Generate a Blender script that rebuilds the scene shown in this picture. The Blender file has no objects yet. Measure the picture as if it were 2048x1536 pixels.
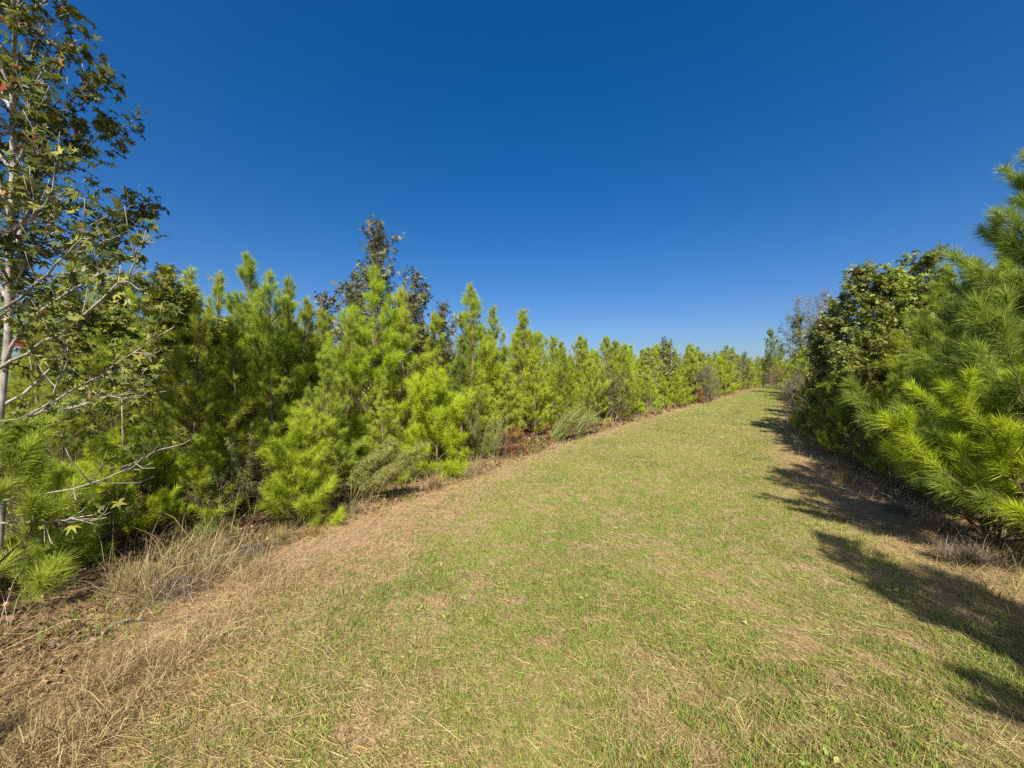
import bpy, math, random
import numpy as np
R = math.radians
# ------------------------------------------------------------------ camera, world, sun, exposure
scn = bpy.context.scene
col = scn.collection
cd = bpy.data.cameras.new('camera'); cam = bpy.data.objects.new('camera', cd); col.objects.link(cam)
cd.sensor_width = 36; cd.lens = 14.06; cd.clip_start = 0.05; cd.clip_end = 3000
cam.location = (0, 0, 1.6); cam.rotation_euler = (R(89.8), 0, 0)
scn.camera = cam
SUN_EL, SUN_AZ = 43.0, 184.0          # azimuth clockwise from +Y: the sun stands behind the camera
world = bpy.data.worlds.new('World'); scn.world = world; world.use_nodes = True
wn = world.node_tree; bg = wn.nodes['Background']
sky = wn.nodes.new('ShaderNodeTexSky'); sky.sky_type = 'NISHITA'; sky.sun_disc = False
sky.sun_elevation = R(SUN_EL); sky.sun_rotation = R(SUN_AZ); sky.altitude = 0
sky.air_density = 0.8; sky.dust_density = 2.0; sky.ozone_density = 3.0
hs = wn.nodes.new('ShaderNodeHueSaturation'); hs.inputs['Saturation'].default_value = 1.43
hs.inputs['Hue'].default_value = 0.511
wn.links.new(sky.outputs[0], hs.inputs['Color']); ga = wn.nodes.new('ShaderNodeGamma'); ga.inputs['Gamma'].default_value = 0.88
wn.links.new(hs.outputs[0], ga.inputs[0]); wn.links.new(ga.outputs[0], bg.inputs[0])
bg.inputs[1].default_value = 0.1
sd = bpy.data.lights.new('sun', 'SUN'); sun = bpy.data.objects.new('sun', sd); col.objects.link(sun)
sd.energy = 5.0; sd.angle = R(0.55); sd.color = (1.0, 0.93, 0.82)
sun.rotation_euler = (R(90 - SUN_EL), 0, R(180 - SUN_AZ))
scn.view_settings.view_transform = 'Standard'; scn.view_settings.look = 'None'
scn.view_settings.exposure = 0.75; scn.view_settings.gamma = 1.0
scn.cycles.max_bounces = 8; scn.cycles.diffuse_bounces = 6; scn.cycles.transmission_bounces = 6
scn.cycles.transparent_max_bounces = 4; scn.cycles.use_denoising = False

# ------------------------------------------------------------------ helpers
rng = np.random.default_rng(7)
def nrm(a): return a / np.maximum(np.linalg.norm(a, axis=-1, keepdims=True), 1e-9)
def vnoise(x, y, s=1.0, seed=0):
    x = np.asarray(x, float) * s + 1000.3; y = np.asarray(y, float) * s + 1000.7
    xi = np.floor(x).astype(np.int64); yi = np.floor(y).astype(np.int64); fx = x - xi; fy = y - yi
    def h(a, b):
        n = (a * 374761393 + b * 668265263 + seed * 974634777) & 0xffffffff
        n = ((n ^ (n >> 13)) * 1274126177) & 0xffffffff
        return ((n ^ (n >> 16)) & 0xffff) / 65535.0
    u = fx * fx * (3 - 2 * fx); v = fy * fy * (3 - 2 * fy)
    return (h(xi, yi) * (1 - u) + h(xi + 1, yi) * u) * (1 - v) + (h(xi, yi + 1) * (1 - u) + h(xi + 1, yi + 1) * u) * v
def fbm(x, y, s=1.0, seed=0, o=3):
    t = 0; a = 1.0; w = 0
    for i in range(o):
        t = t + a * vnoise(x, y, s * 2 ** i, seed + i); w += a; a *= .55
    return t / w
def gz(x, y):                       # the lie of the land
    y = np.asarray(y, float); x = np.asarray(x, float)
    t = np.clip((y - 9) / 41, 0, 1)
    base = 1.13 * (t + 0.0 * t) + .0
    base = base - 0.1 * np.sin(t * math.pi)
    base = base + np.clip((y - 50) / 60, 0, 1) * .25
    near = np.exp(-((x * .1) ** 2 + (y * .06) ** 2))
    return base + (fbm(x, y, .55, 3) - .5) * .07 * np.clip(y / 3 - .2, 0.3, 1) + (vnoise(x, y, 2.6, 9) - .5) * .022 + 0 * near
YK = [-6, 1.5, 3, 4.5, 6, 8.8, 14.5, 25, 50, 80, 300]
EL_ = [-6.0, -2.55, -3.0, -2.3, -1.4, 0.1, 3.9, 11.8, 31.0, 50, 190]
def EL(y): return np.interp(y, YK, EL_)
def GL(y): return np.interp(y, [-6, 1.5, 2.9, 4.5, 6.6, 10.2, 15, 28, 50, 80, 300], [-3.0, -1.25, -1.45, -.82, -.35, 1.55, 5.1, 14.8, 31.8, 50.6, 190.6])
def ER(y): return np.interp(y, [-6, 1.5, 3.6, 6.9, 13.5, 25, 50, 80, 300], [1.9, 3.7, 4.6, 6.1, 10.0, 17.6, 34.6, 54, 194])
def GR(y): return np.interp(y, [-6, 1.5, 3, 5, 7, 13.5, 25, 50, 80, 300], [1.0, 2.75, 3.2, 3.85, 4.75, 8.9, 16.8, 34.1, 53.5, 193.5])

def build(name, V, groups, mats, parent=None, smooth=False):
    """groups: list of (faces (M,k), tint (M,), material index) -> ONE mesh object's data"""
    me = bpy.data.meshes.new(name)
    V = np.ascontiguousarray(V, np.float32)
    groups = [g for g in groups if len(g[0])]
    loops = np.concatenate([g[0].ravel() for g in groups]).astype(np.int32)
    tot = np.concatenate([np.full(len(g[0]), g[0].shape[1]) for g in groups]).astype(np.int32)
    st = np.concatenate([[0], np.cumsum(tot)[:-1]]).astype(np.int32)
    me.vertices.add(len(V)); me.vertices.foreach_set('co', V.ravel())
    me.loops.add(len(loops)); me.loops.foreach_set('vertex_index', loops)
    me.polygons.add(len(tot)); me.polygons.foreach_set('loop_start', st); me.polygons.foreach_set('loop_total', tot)
    mi = np.concatenate([np.full(len(g[0]), g[2]) for g in groups]).astype(np.int32)
    me.polygons.foreach_set('material_index', mi)
    if smooth: me.polygons.foreach_set('use_smooth', np.ones(len(tot), bool))
    a = me.attributes.new('tint', 'FLOAT', 'FACE')
    a.data.foreach_set('value', np.concatenate([np.broadcast_to(g[1], len(g[0])) for g in groups]).astype(np.float32))
    for m in mats: me.materials.append(m)
    me.update(calc_edges=True)
    return me
def link(name, me, parent=None, loc=None, rz=0, sc=1):
    o = bpy.data.objects.new(name, me); col.objects.link(o)
    if parent is not None: o.parent = parent
    if loc is not None: o.location = loc
    o.rotation_euler[2] = rz; o.scale = (sc, sc, sc)
    return o
def tag(o, label=None, cat=None, group=None, kind=None):
    if label: o['label'] = label
    if cat: o['category'] = cat
    if group: o['group'] = group
    if kind: o['kind'] = kind
    return o

class Acc:                          # gathers geometry of one mesh
    def __init__(s): s.V = []; s.n = 0; s.G = []
    def add(s, V, F, tint, mi=0):
        V = np.asarray(V, float).reshape(-1, 3); F = np.asarray(F, np.int64)
        s.V.append(V); s.G.append((F + s.n, np.broadcast_to(np.asarray(tint, float), (len(F),)).copy(), mi)); s.n += len(V)
    def mesh(s, name, mats, smooth=False):
        by = {}
        for F, t, m in s.G: by.setdefault((F.shape[1], m), []).append((F, t))
        gs = [(np.concatenate([a for a, _ in v]), np.concatenate([b for _, b in v]), k[1]) for k, v in by.items()]
        return build(name, np.concatenate(s.V), gs, mats, smooth=smooth)
    def ribbons(s, P, D, L, W, tint, droop=0.0, seg=1, side=None, rs=None, mi=0):
        rs = rs or rng
        n = len(P); D = nrm(np.asarray(D, float)); L = np.broadcast_to(L, (n,))[:, None]; W = np.broadcast_to(W, (n,))[:, None]
        droop = np.broadcast_to(droop, (n,))[:, None]
        if side is None:
            side = nrm(np.cross(D, rs.normal(size=(n, 3))))
        dn = np.array([0, 0, -1.0])
        if seg == 1:
            tip = P + D * L + dn * droop * L
            V = np.stack([P - side * W / 2, P + side * W / 2, tip], 1)
            F = np.arange(n * 3).reshape(n, 3)
            s.add(V, F, tint, mi)
        else:
            mid = P + D * L * .55 + dn * droop * L * .28
            tip = P + D * L * .97 + dn * droop * L
            V = np.stack([P - side * W / 2, P + side * W / 2, mid + side * W * .42, mid - side * W * .42, tip], 1)
            b = np.arange(n)[:, None] * 5
            s.add(V, b + np.array([[0, 1, 2, 3]]), tint, mi)
            s.G.append((b + np.array([[3, 2, 4]]) + s.n - n * 5, np.broadcast_to(np.asarray(tint, float), (n,)).copy(), mi))
    def tube(s, pts, rad, sides=5, tint=.5, mi=0):
        pts = np.asarray(pts, float); k = len(pts); rad = np.broadcast_to(rad, (k,))
        T = np.gradient(pts, axis=0); T = nrm(T)
        ref = np.array([0.31, 0.9, .3]) if abs(T[0, 2]) > .6 else np.array([0, 0, 1.0])
        A = nrm(np.cross(T, ref)); B = np.cross(T, A)
        th = np.arange(sides) * 2 * math.pi / sides
        V = pts[:, None] + rad[:, None, None] * (A[:, None] * np.cos(th)[None, :, None] + B[:, None] * np.sin(th)[None, :, None])
        i = np.arange(k - 1)[:, None] * sides; j = np.arange(sides)[None]; j2 = (j + 1) % sides
        F = np.stack([i + j, i + j2, i + sides + j2, i + sides + j], -1).reshape(-1, 4)
        s.add(V, F, tint, mi)
        s.G.append((np.arange(sides)[None] + s.n - sides, np.array([float(tint)]), mi))

STAR = []
for i in range(5):
    a = math.pi / 2 + (i - 2) * R(58)
    STAR.append((a, [.8, .95, 1.0, .95, .8][i]))
STAR_V = [(0, 0, 0)]
for i, (a, r) in enumerate(STAR):
    if i == 0: STAR_V.append((.22 * math.cos(a - R(36)), .22 * math.sin(a - R(36)), .02))
    STAR_V.append((r * math.cos(a), r * math.sin(a), -.10))
    STAR_V.append((.36 * math.cos(a + R(29)), .36 * math.sin(a + R(29)), .05))
STAR_V = np.array(STAR_V); STAR_F = np.array([[0, i, i + 1] for i in range(1, len(STAR_V) - 1)])
OVAL_V = np.array([(0, 0, 0), (.30, .35, .06), (.22, .75, .03), (0, 1.05, -.08), (-.22, .75, .03), (-.30, .35, .06), (0, .5, 0)], float)
OVAL_F = np.array([[0, 1, 6], [1, 2, 6], [2, 3, 6], [3, 4, 6], [4, 5, 6], [5, 0, 6]])
TRI_V = np.array([(0, 0, 0), (.42, .45, .07), (0, 1, -.06), (-.42, .45, .07)], float); TRI_F = np.array([[0, 1, 2, 3]])
def leaves(acc, P, out, size, tint, shape='star', hang=.6, rs=None, mi=0):
    rs = rs or rng
    n = len(P); TV, TF = {'star': (STAR_V, STAR_F), 'oval': (OVAL_V, OVAL_F), 'tri': (TRI_V, TRI_F)}[shape]
    ax = nrm(nrm(out) * .7 + rs.normal(size=(n, 3)) * .55 + np.array([0, 0, -hang]))
    up = nrm(np.array([0, 0, 1.0]) + rs.normal(size=(n, 3)) * .6 + nrm(out) * .5)
    sx = nrm(np.cross(ax, up)); nz = np.cross(sx, ax)
    S = np.broadcast_to(size, (n,))[:, None, None]
    cup = rs.uniform(-2, 4.5, n)[:, None, None]
    V = P[:, None] + S * (sx[:, None] * TV[None, :, 0:1] + ax[:, None] * TV[None, :, 1:2] + nz[:, None] * TV[None, :, 2:3] * cup)
    k = len(TV); F = (np.arange(n)[:, None, None] * k + TF[None]).reshape(-1, TF.shape[1])
    acc.add(V, F, np.repeat(np.broadcast_to(tint, (n,)), len(TF)), mi)

# ------------------------------------------------------------------ materials
def ramp_node(nt, stops):
    r = nt.nodes.new('ShaderNodeValToRGB'); e = r.color_ramp.elements
    while len(e) > 1: e.remove(e[0])
    e[0].position = stops[0][0]; e[0].color = (*stops[0][1], 1)
    for p, c in stops:
        x = e.new(p); x.color = (*c, 1)
    return r
def leafmat(name, stops, trans=.3, rough=.5, hue=.02, val=.3, spec=.35, sat=.15):
    m = bpy.data.materials.new(name); m.use_nodes = True; nt = m.node_tree; N = nt.nodes; Lk = nt.links
    p = N['Principled BSDF']; out = N['Material Output']
    at = N.new('ShaderNodeAttribute'); at.attribute_name = 'tint'
    rp = ramp_node(nt, stops); Lk.new(at.outputs['Fac'], rp.inputs[0])
    oi = N.new('ShaderNodeObjectInfo'); h = N.new('ShaderNodeHueSaturation')
    def mr(a, b, src):
        q = N.new('ShaderNodeMapRange'); q.inputs[3].default_value = a; q.inputs[4].default_value = b; Lk.new(src, q.inputs[0]); return q.outputs[0]
    Lk.new(mr(.5 - hue, .5 + hue, oi.outputs['Random']), h.inputs['Hue'])
    w = N.new('ShaderNodeMath'); w.operation = 'MULTIPLY'; w.inputs[1].default_value = 7.31; Lk.new(oi.outputs['Random'], w.inputs[0])
    f = N.new('ShaderNodeMath'); f.operation = 'FRACT'; Lk.new(w.outputs[0], f.inputs[0])
    Lk.new(mr(1 - val, 1 + val, f.outputs[0]), h.inputs['Value'])
    w2 = N.new('ShaderNodeMath'); w2.operation = 'MULTIPLY'; w2.inputs[1].default_value = 31.7; Lk.new(oi.outputs['Random'], w2.inputs[0])
    f2 = N.new('ShaderNodeMath'); f2.operation = 'FRACT'; Lk.new(w2.outputs[0], f2.inputs[0])
    Lk.new(mr(1 - sat, 1 + sat * .4, f2.outputs[0]), h.inputs['Saturation'])
    Lk.new(rp.outputs[0], h.inputs['Color'])
    Lk.new(h.outputs[0], p.inputs['Base Color']); p.inputs['Roughness'].default_value = rough
    p.inputs['Specular IOR Level'].default_value = spec
    if trans > 0:
        t = N.new('ShaderNodeBsdfTranslucent'); Lk.new(h.outputs[0], t.inputs[0])
        mx = N.new('ShaderNodeMixShader'); mx.inputs[0].default_value = trans
        Lk.new(p.outputs[0], mx.inputs[1]); Lk.new(t.outputs[0], mx.inputs[2]); Lk.new(mx.outputs[0], out.inputs[0])
    return m
def barkmat(name, c1, c2, scale=14, rough=.85):
    m = bpy.data.materials.new(name); m.use_nodes = True; nt = m.node_tree; N = nt.nodes; Lk = nt.links; p = N['Principled BSDF']
    tc = N.new('ShaderNodeTexCoord'); mp = N.new('ShaderNodeMapping'); mp.inputs['Scale'].default_value = (1, 1, .35)
    nz = N.new('ShaderNodeTexNoise'); nz.inputs['Scale'].default_value = scale; nz.inputs['Detail'].default_value = 5
    Lk.new(tc.outputs['Object'], mp.inputs[0]); Lk.new(mp.outputs[0], nz.inputs[0])
    rp = ramp_node(nt, [(.32, c1), (.62, c2)]); Lk.new(nz.outputs[0], rp.inputs[0]); Lk.new(rp.outputs[0], p.inputs['Base Color'])
    bp = N.new('ShaderNodeBump'); bp.inputs['Strength'].default_value = .5; bp.inputs['Distance'].default_value = .01
    Lk.new(nz.outputs[0], bp.inputs['Height']); Lk.new(bp.outputs[0], p.inputs['Normal']); p.inputs['Roughness'].default_value = rough
    p.inputs['Specular IOR Level'].default_value = .2
    return m
M = {}
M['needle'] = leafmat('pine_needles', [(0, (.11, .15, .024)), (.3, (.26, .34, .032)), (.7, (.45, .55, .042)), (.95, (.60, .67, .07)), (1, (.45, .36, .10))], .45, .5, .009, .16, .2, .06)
M['needle_yellow'] = leafmat('bright_needles', [(0, (.18, .24, .022)), (.5, (.43, .55, .032)), (1, (.66, .74, .065))], .45, .5, .002, .03, .2, .02)
M['needle_blue'] = leafmat('dark_needles', [(0, (.08, .12, .022)), (.5, (.22, .31, .036)), (1, (.42, .51, .07))], .42, .5, .006, .1)
M['needle_dead'] = leafmat('rusty_needles', [(0, (.13, .06, .025)), (.5, (.30, .15, .055)), (1, (.45, .27, .11))], .2, .7, .01, .15)
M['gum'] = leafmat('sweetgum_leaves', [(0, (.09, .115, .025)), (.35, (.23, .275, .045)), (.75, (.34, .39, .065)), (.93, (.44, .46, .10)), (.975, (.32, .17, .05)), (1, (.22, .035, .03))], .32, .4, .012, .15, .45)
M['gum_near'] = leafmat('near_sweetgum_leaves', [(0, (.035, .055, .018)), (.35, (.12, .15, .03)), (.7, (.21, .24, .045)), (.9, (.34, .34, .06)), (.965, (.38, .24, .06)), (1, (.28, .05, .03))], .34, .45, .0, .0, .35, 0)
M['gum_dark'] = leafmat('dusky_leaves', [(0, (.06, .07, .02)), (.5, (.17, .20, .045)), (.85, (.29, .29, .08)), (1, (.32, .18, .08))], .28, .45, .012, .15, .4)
M['yellowleaf'] = leafmat('yellowing_leaves', [(0, (.12, .17, .03)), (.5, (.27, .33, .035)), (.85, (.42, .44, .05)), (1, (.45, .30, .05))], .4, .5, .012, .15)
M['redleaf'] = leafmat('russet_leaves', [(0, (.12, .10, .03)), (.5, (.28, .19, .05)), (1, (.45, .28, .08))], .3, .55, .015, .2)
M['shrub'] = leafmat('shrub_leaves', [(0, (.04, .07, .02)), (.5, (.11, .16, .03)), (1, (.24, .29, .06))], .32, .5, .02, .2)
M['silver'] = leafmat('silvery_leaves', [(0, (.12, .15, .08)), (.5, (.24, .27, .16)), (1, (.50, .50, .40))], .25, .6, .01, .1)
M['fennel'] = leafmat('feathery_stems', [(0, (.13, .15, .035)), (.5, (.29, .31, .08)), (1, (.50, .46, .20))], .3, .6, .012, .15)
M['straw'] = leafmat('dry_grass', [(0, (.13, .09, .045)), (.4, (.33, .245, .105)), (.8, (.53, .42, .19)), (1, (.66, .56, .29))], .2, .7, .006, .06, .2)
M['deadmat'] = leafmat('dead_grass', [(0, (.09, .07, .05)), (.5, (.24, .19, .13)), (1, (.50, .42, .30))], .15, .8, .004, .05, .1)
M['green'] = leafmat('green_grass', [(0, (.08, .14, .02)), (.5, (.23, .34, .035)), (.85, (.41, .50, .07)), (1, (.52, .47, .14))], .35, .55, .004, .03, .25)
M['litter'] = leafmat('fallen_leaves', [(0, (.05, .028, .018)), (.5, (.17, .085, .045)), (.85, (.32, .19, .10)), (1, (.45, .32, .18))], .1, .7, .004, .03, .25)
M['bark'] = barkmat('pine_bark', (.10, .065, .04), (.24, .17, .11))
M['twig'] = barkmat('green_twig', (.16, .12, .05), (.27, .20, .09))
M['greybark'] = barkmat('pale_grey_bark', (.15, .13, .11), (.38, .35, .31), 22)
M['brownbark'] = barkmat('brown_bark', (.09, .06, .045), (.20, .14, .10))
M['deadwood'] = barkmat('weathered_wood', (.11, .09, .07), (.27, .23, .18), 30)

def groundmat(name, track):
    m = bpy.data.materials.new(name); m.use_nodes = True; nt = m.node_tree; N = nt.nodes; Lk = nt.links; p = N['Principled BSDF']
    tc = N.new('ShaderNodeTexCoord')
    def noise(sc, det=6, dist=0.0, mapsc=(1, 1, 1)):
        mp = N.new('ShaderNodeMapping'); mp.inputs['Scale'].default_value = mapsc; Lk.new(tc.outputs['Object'], mp.inputs[0])
        q = N.new('ShaderNodeTexNoise'); q.inputs['Scale'].default_value = sc; q.inputs['Detail'].default_value = det; q.inputs['Distortion'].default_value = dist
        Lk.new(mp.outputs[0], q.inputs[0]); return q.outputs[0]
    def mix(f, a, b):
        q = N.new('ShaderNodeMix'); q.data_type = 'RGBA'; 
        Lk.new(f, q.inputs[0]); Lk.new(a, q.inputs[6]); Lk.new(b, q.inputs[7]); return q.outputs[2]
    def rp(src, stops):
        q = ramp_node(nt, stops); Lk.new(src, q.inputs[0]); return q.outputs[0]
    fine = noise(60, 8, .6); med = noise(5, 6, .5); big = noise(.9, 5, .3); fib = noise(38, 4, 1.6, (1, .25, 1))
    straw = rp(fib, [(.25, (.13, .085, .045)), (.5, (.33, .23, .125)), (.75, (.50, .38, .22))])
    clay = rp(fine, [(.25, (.24, .13, .07)), (.55, (.44, .27, .16)), (.8, (.56, .38, .24))])
    if track:
        grn = rp(fine, [(.25, (.08, .10, .025)), (.55, (.20, .24, .05)), (.8, (.34, .34, .11))])
        a = mix(rp(med, [(.40, (0, 0, 0)), (.62, (1, 1, 1))]), straw, grn)
        c = mix(rp(big, [(.60, (0, 0, 0)), (.72, (.55, .55, .55))]), a, clay)
        ae = N.new('ShaderNodeAttribute'); ae.attribute_name = 'edge'; c = mix(ae.outputs['Fac'], c, straw)
    else:
        at = N.new('ShaderNodeAttribute'); at.attribute_name = 'litter'
        lit = rp(fine, [(.25, (.025, .015, .01)), (.5, (.10, .055, .032)), (.75, (.24, .14, .085))])
        a = mix(rp(med, [(.42, (0, 0, 0)), (.62, (.8, .8, .8))]), straw, clay)
        c = mix(at.outputs['Fac'], a, lit)
    Lk.new(c, p.inputs['Base Color']); p.inputs['Roughness'].default_value = .9; p.inputs['Specular IOR Level'].default_value = .1
    b = N.new('ShaderNodeBump'); b.inputs['Strength'].default_value = .7; b.inputs['Distance'].default_value = .02
    Lk.new(fine, b.inputs['Height']); Lk.new(b.outputs[0], p.inputs['Normal'])
    return m

# ------------------------------------------------------------------ ground and track sheets
def axis(lo, d0, d1, hi, step):
    a = list(np.arange(d0, d1, step)); s = step; v = d1
    while v < hi: a.append(v); s *= 1.12; v += s
    s = step; v = d0 - step; pre = []
    while v > lo: pre.append(v); s *= 1.12; v -= s
    return np.array([lo] + pre[::-1] + a + [hi])
gx = axis(-900, -7, 13, 900, .14); gy = axis(-300, 0, 18, 1400, .14)
X, Y = np.meshgrid(gx, gy); Z = gz(X, Y)
nx, ny = len(gx), len(gy)
i = (np.arange(ny - 1)[:, None] * nx + np.arange(nx - 1)[None]).ravel()
F = np.stack([i, i + 1, i + nx + 1, i + nx], -1)
me = build('ground', np.stack([X, Y, Z], -1).reshape(-1, 3), [(F, .5, 0)], [groundmat('soil_and_straw', False)], smooth=True)
la = me.attributes.new('litter', 'FLOAT', 'POINT')
ins = np.maximum(EL(Y) - X, X - ER(Y)) + (fbm(X, Y, 1.3, 21) - .5) * 1.2
la.data.foreach_set('value', np.clip(ins / .5 + .4, 0, 1).ravel().astype(np.float32))
tag(link('ground', me), kind='structure')
ys = np.concatenate([np.arange(-4, 16, .15), np.arange(16, 75, .6)]); us = np.linspace(0, 1, 56)
YY, UU = np.meshgrid(ys, us, indexing='ij')
lo = GL(ys) - .3 + (fbm(ys, ys * 0, 1.6, 5) - .5) * .5; hi = GR(ys) + (fbm(ys, ys * 0 + 9, 1.6, 6) - .5) * .6
XX = lo[:, None] * (1 - UU) + hi[:, None] * UU
edge = np.minimum(UU, 1 - UU)
ZZ = gz(XX, YY) + .014 - .03 * np.clip(1 - edge / .03, 0, 1)
n1 = len(us); i = (np.arange(len(ys) - 1)[:, None] * n1 + np.arange(n1 - 1)[None]).ravel()
me = build('path', np.stack([XX, YY, ZZ], -1).reshape(-1, 3), [(np.stack([i, i + 1, i + n1 + 1, i + n1], -1), .5, 0)], [groundmat('mown_turf', True)], smooth=True)
ea = me.attributes.new('edge', 'FLOAT', 'POINT')
dl = np.minimum(XX - GL(YY), (GR(YY) - XX) * 1.5) + (fbm(XX, YY, 1.8, 88) - .5) * 1.4
ea.data.foreach_set('value', np.clip(1 - dl / .8, 0, 1).ravel().astype(np.float32))
tag(link('path', me), kind='structure')

# ------------------------------------------------------------------ grasses (stuff)
def sample(n, y0, y1, p, xl, xr, k=1.55, m=1.2):
    """positions with density ~ y^-p inside the view wedge and between two lines"""
    u = rng.random(n * 3); q = 2 - p
    y = (y0 ** q + u * (y1 ** q - y0 ** q)) ** (1 / q)
    x = rng.uniform(-1, 1, n * 3) * (k * y + m)
    ok = (x > xl(y)) & (x < xr(y)); x, y = x[ok][:n], y[ok][:n]
    return x, y
def upright(n, spread):
    a = rng.uniform(0, 2 * math.pi, n); t = np.abs(rng.normal(0, spread, n))
    return np.stack([np.cos(a) * np.sin(t), np.sin(a) * np.sin(t), np.cos(t)], -1)
acc = Acc()
x, y = sample(170000, 1.2, 60, 1.75, lambda y: GL(y) - .9, lambda y: GR(y) + .5)
pt = fbm(x, y, 2.2, 31) + .6 * vnoise(x, y, 8, 33) - .22 + .17 * np.clip(y / 12, 0, 1)
keep = rng.random(len(x)) < np.clip((pt - .34) * 4, .10, .85) * np.clip(np.minimum((x - GL(y)) / 1.3 + .62, (GR(y) - x) / .8 + .62), 0, 1) ** 1.3; x, y = x[keep], y[keep]
nb = 4                                        # each spot is a little tuft
x = np.repeat(x, nb) + rng.normal(0, .012, len(x) * nb) * np.repeat(1 + y / 4, nb); y0_ = y; y = np.repeat(y, nb) + rng.normal(0, .012, len(y) * nb) * np.repeat(1 + y0_ / 4, nb)
s = np.clip(y / 4.5, 1, 9)
P = np.stack([x, y, gz(x, y) + .008], -1)
L = rng.gamma(7, .0062, len(x)) * (1 + .12 * (s - 1)) * (.7 + .6 * vnoise(x, y, 2, 40))
acc.ribbons(P, upright(len(x), .62), L, (.0040 * s ** .85), np.clip(rng.normal(.5, .2, len(x)) + (vnoise(x, y, 1.1, 77) - .5) * .35, 0, 1), .25, 2)
tag(link('mown_grass', acc.mesh('mown_grass', [M['green']])), 'short mown green grass covering the track', 'grass', kind='stuff')
acc = Acc()
x, y = sample(230000, 1.15, 50, 1.9, lambda y: EL(y) - .9, lambda y: ER(y) + .6)
k = rng.random(len(x)) < np.clip(np.minimum(x - EL(y), ER(y) - x) / .8 + .75, .12, 1); x, y = x[k], y[k]
s = np.clip(y / 4, 1, 9); n = len(x)
a = rng.normal(.5, .9, n) + 3 * vnoise(x, y, .8, 51)
D = np.stack([np.cos(a), np.sin(a), rng.normal(.10, .16, n)], -1)
P = np.stack([x, y, gz(x, y) + rng.uniform(.008, .035, n)], -1)
acc.ribbons(P, D, rng.gamma(3.5, .0155, n) * (1 + .1 * s), .0022 * s ** .9, np.clip(rng.normal(.5, .24, n), 0, 1), rng.uniform(-.3, .35, n), 2)
tag(link('cut_straw', acc.mesh('cut_straw', [M['straw']])), 'cut dry straw lying in the mown grass', 'straw', kind='stuff')
acc = Acc()                                   # taller dry grass on the two verges
for (xl, xr, nn) in ((lambda y: EL(y) - .35, lambda y: GL(y) + .25, 150000), (lambda y: GR(y) - .1, lambda y: ER(y) + .4, 45000)):
    x, y = sample(nn, 1.2, 55, 1.7, xl, xr); pt = fbm(x, y, 1.9, 61)
    keep = rng.random(len(x)) < np.clip((pt - .30) * 3.5, .08, 1); x, y, pt = x[keep], y[keep], pt[keep]
    s = np.clip(y / 4, 1, 9); n = len(x)
    P = np.stack([x, y, gz(x, y)], -1)
    lean = np.stack([.5 + 0 * x, -.3 + 0 * x, 0 * x], -1)
    mow = np.clip(np.minimum(np.abs(x - GL(y)), np.abs(x - GR(y))) / .9, .2, 1.25) * (.5 + 1.3 * (pt > .53))
    acc.ribbons(P, nrm(upright(n, .7) + lean * .5), rng.gamma(5, .036, n) * (.5 + pt) * mow * np.clip(y / 2.2, .5, 1), .003 * s ** .9, np.clip(rng.normal(.6, .22, n), 0, 1), .35, 2)
tag(link('dry_grass', acc.mesh('dry_grass', [M['straw']])), 'tan dry grass standing along both verges', 'dry grass', kind='stuff')
acc = Acc()                                   # green weeds among it
for (xl, xr, nn) in ((lambda y: EL(y) - 1.2, lambda y: EL(y) + .5, 5000), (lambda y: ER(y) - .9, lambda y: ER(y) + .6, 4000)):
    x, y = sample(nn, 1.3, 40, 1.5, xl, xr); keep = fbm(x, y, 1.2, 71) > .48; x, y = x[keep], y[keep]
    x = np.repeat(x, 5) + rng.normal(0, .03, len(x) * 5); y = np.repeat(y, 5) + rng.normal(0, .03, len(y) * 5); n = len(x)
    acc.ribbons(np.stack([x, y, gz(x, y)], -1), upright(n, .45), rng.gamma(6, .028, n), .0045 * np.clip(y / 4, 1, 8), np.clip(rng.normal(.45, .25, n), 0, 1), .4, 2)
tag(link('weeds', acc.mesh('weeds', [M['green']])), 'green weeds and tufts at the feet of the pines', 'weeds', kind='stuff')
acc = Acc()                                   # fallen leaves and needles under the trees
for (xl, xr, nn) in ((lambda y: EL(y) - 9, lambda y: EL(y) + .35, 46000), (lambda y: ER(y) - .25, lambda y: ER(y) + 6, 22000)):
    x, y = sample(nn, 1.3, 30, 1.5, xl, xr); n = len(x); P = np.stack([x, y, gz(x, y) + rng.uniform(.004, .03, n)], -1)
    o = rng.normal(size=(n, 3)); o[:, 2] *= .2
    leaves(acc, P, o, rng.uniform(.015, .05, n) * np.clip(y / 5, 1, 4), np.clip(rng.normal(.5, .25, n), 0, 1), 'tri', 0)
tag(link('fallen_leaves', acc.mesh('fallen_leaves', [M['litter']])), 'brown fallen leaves and needles under the trees', 'leaf litter', kind='stuff')

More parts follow.
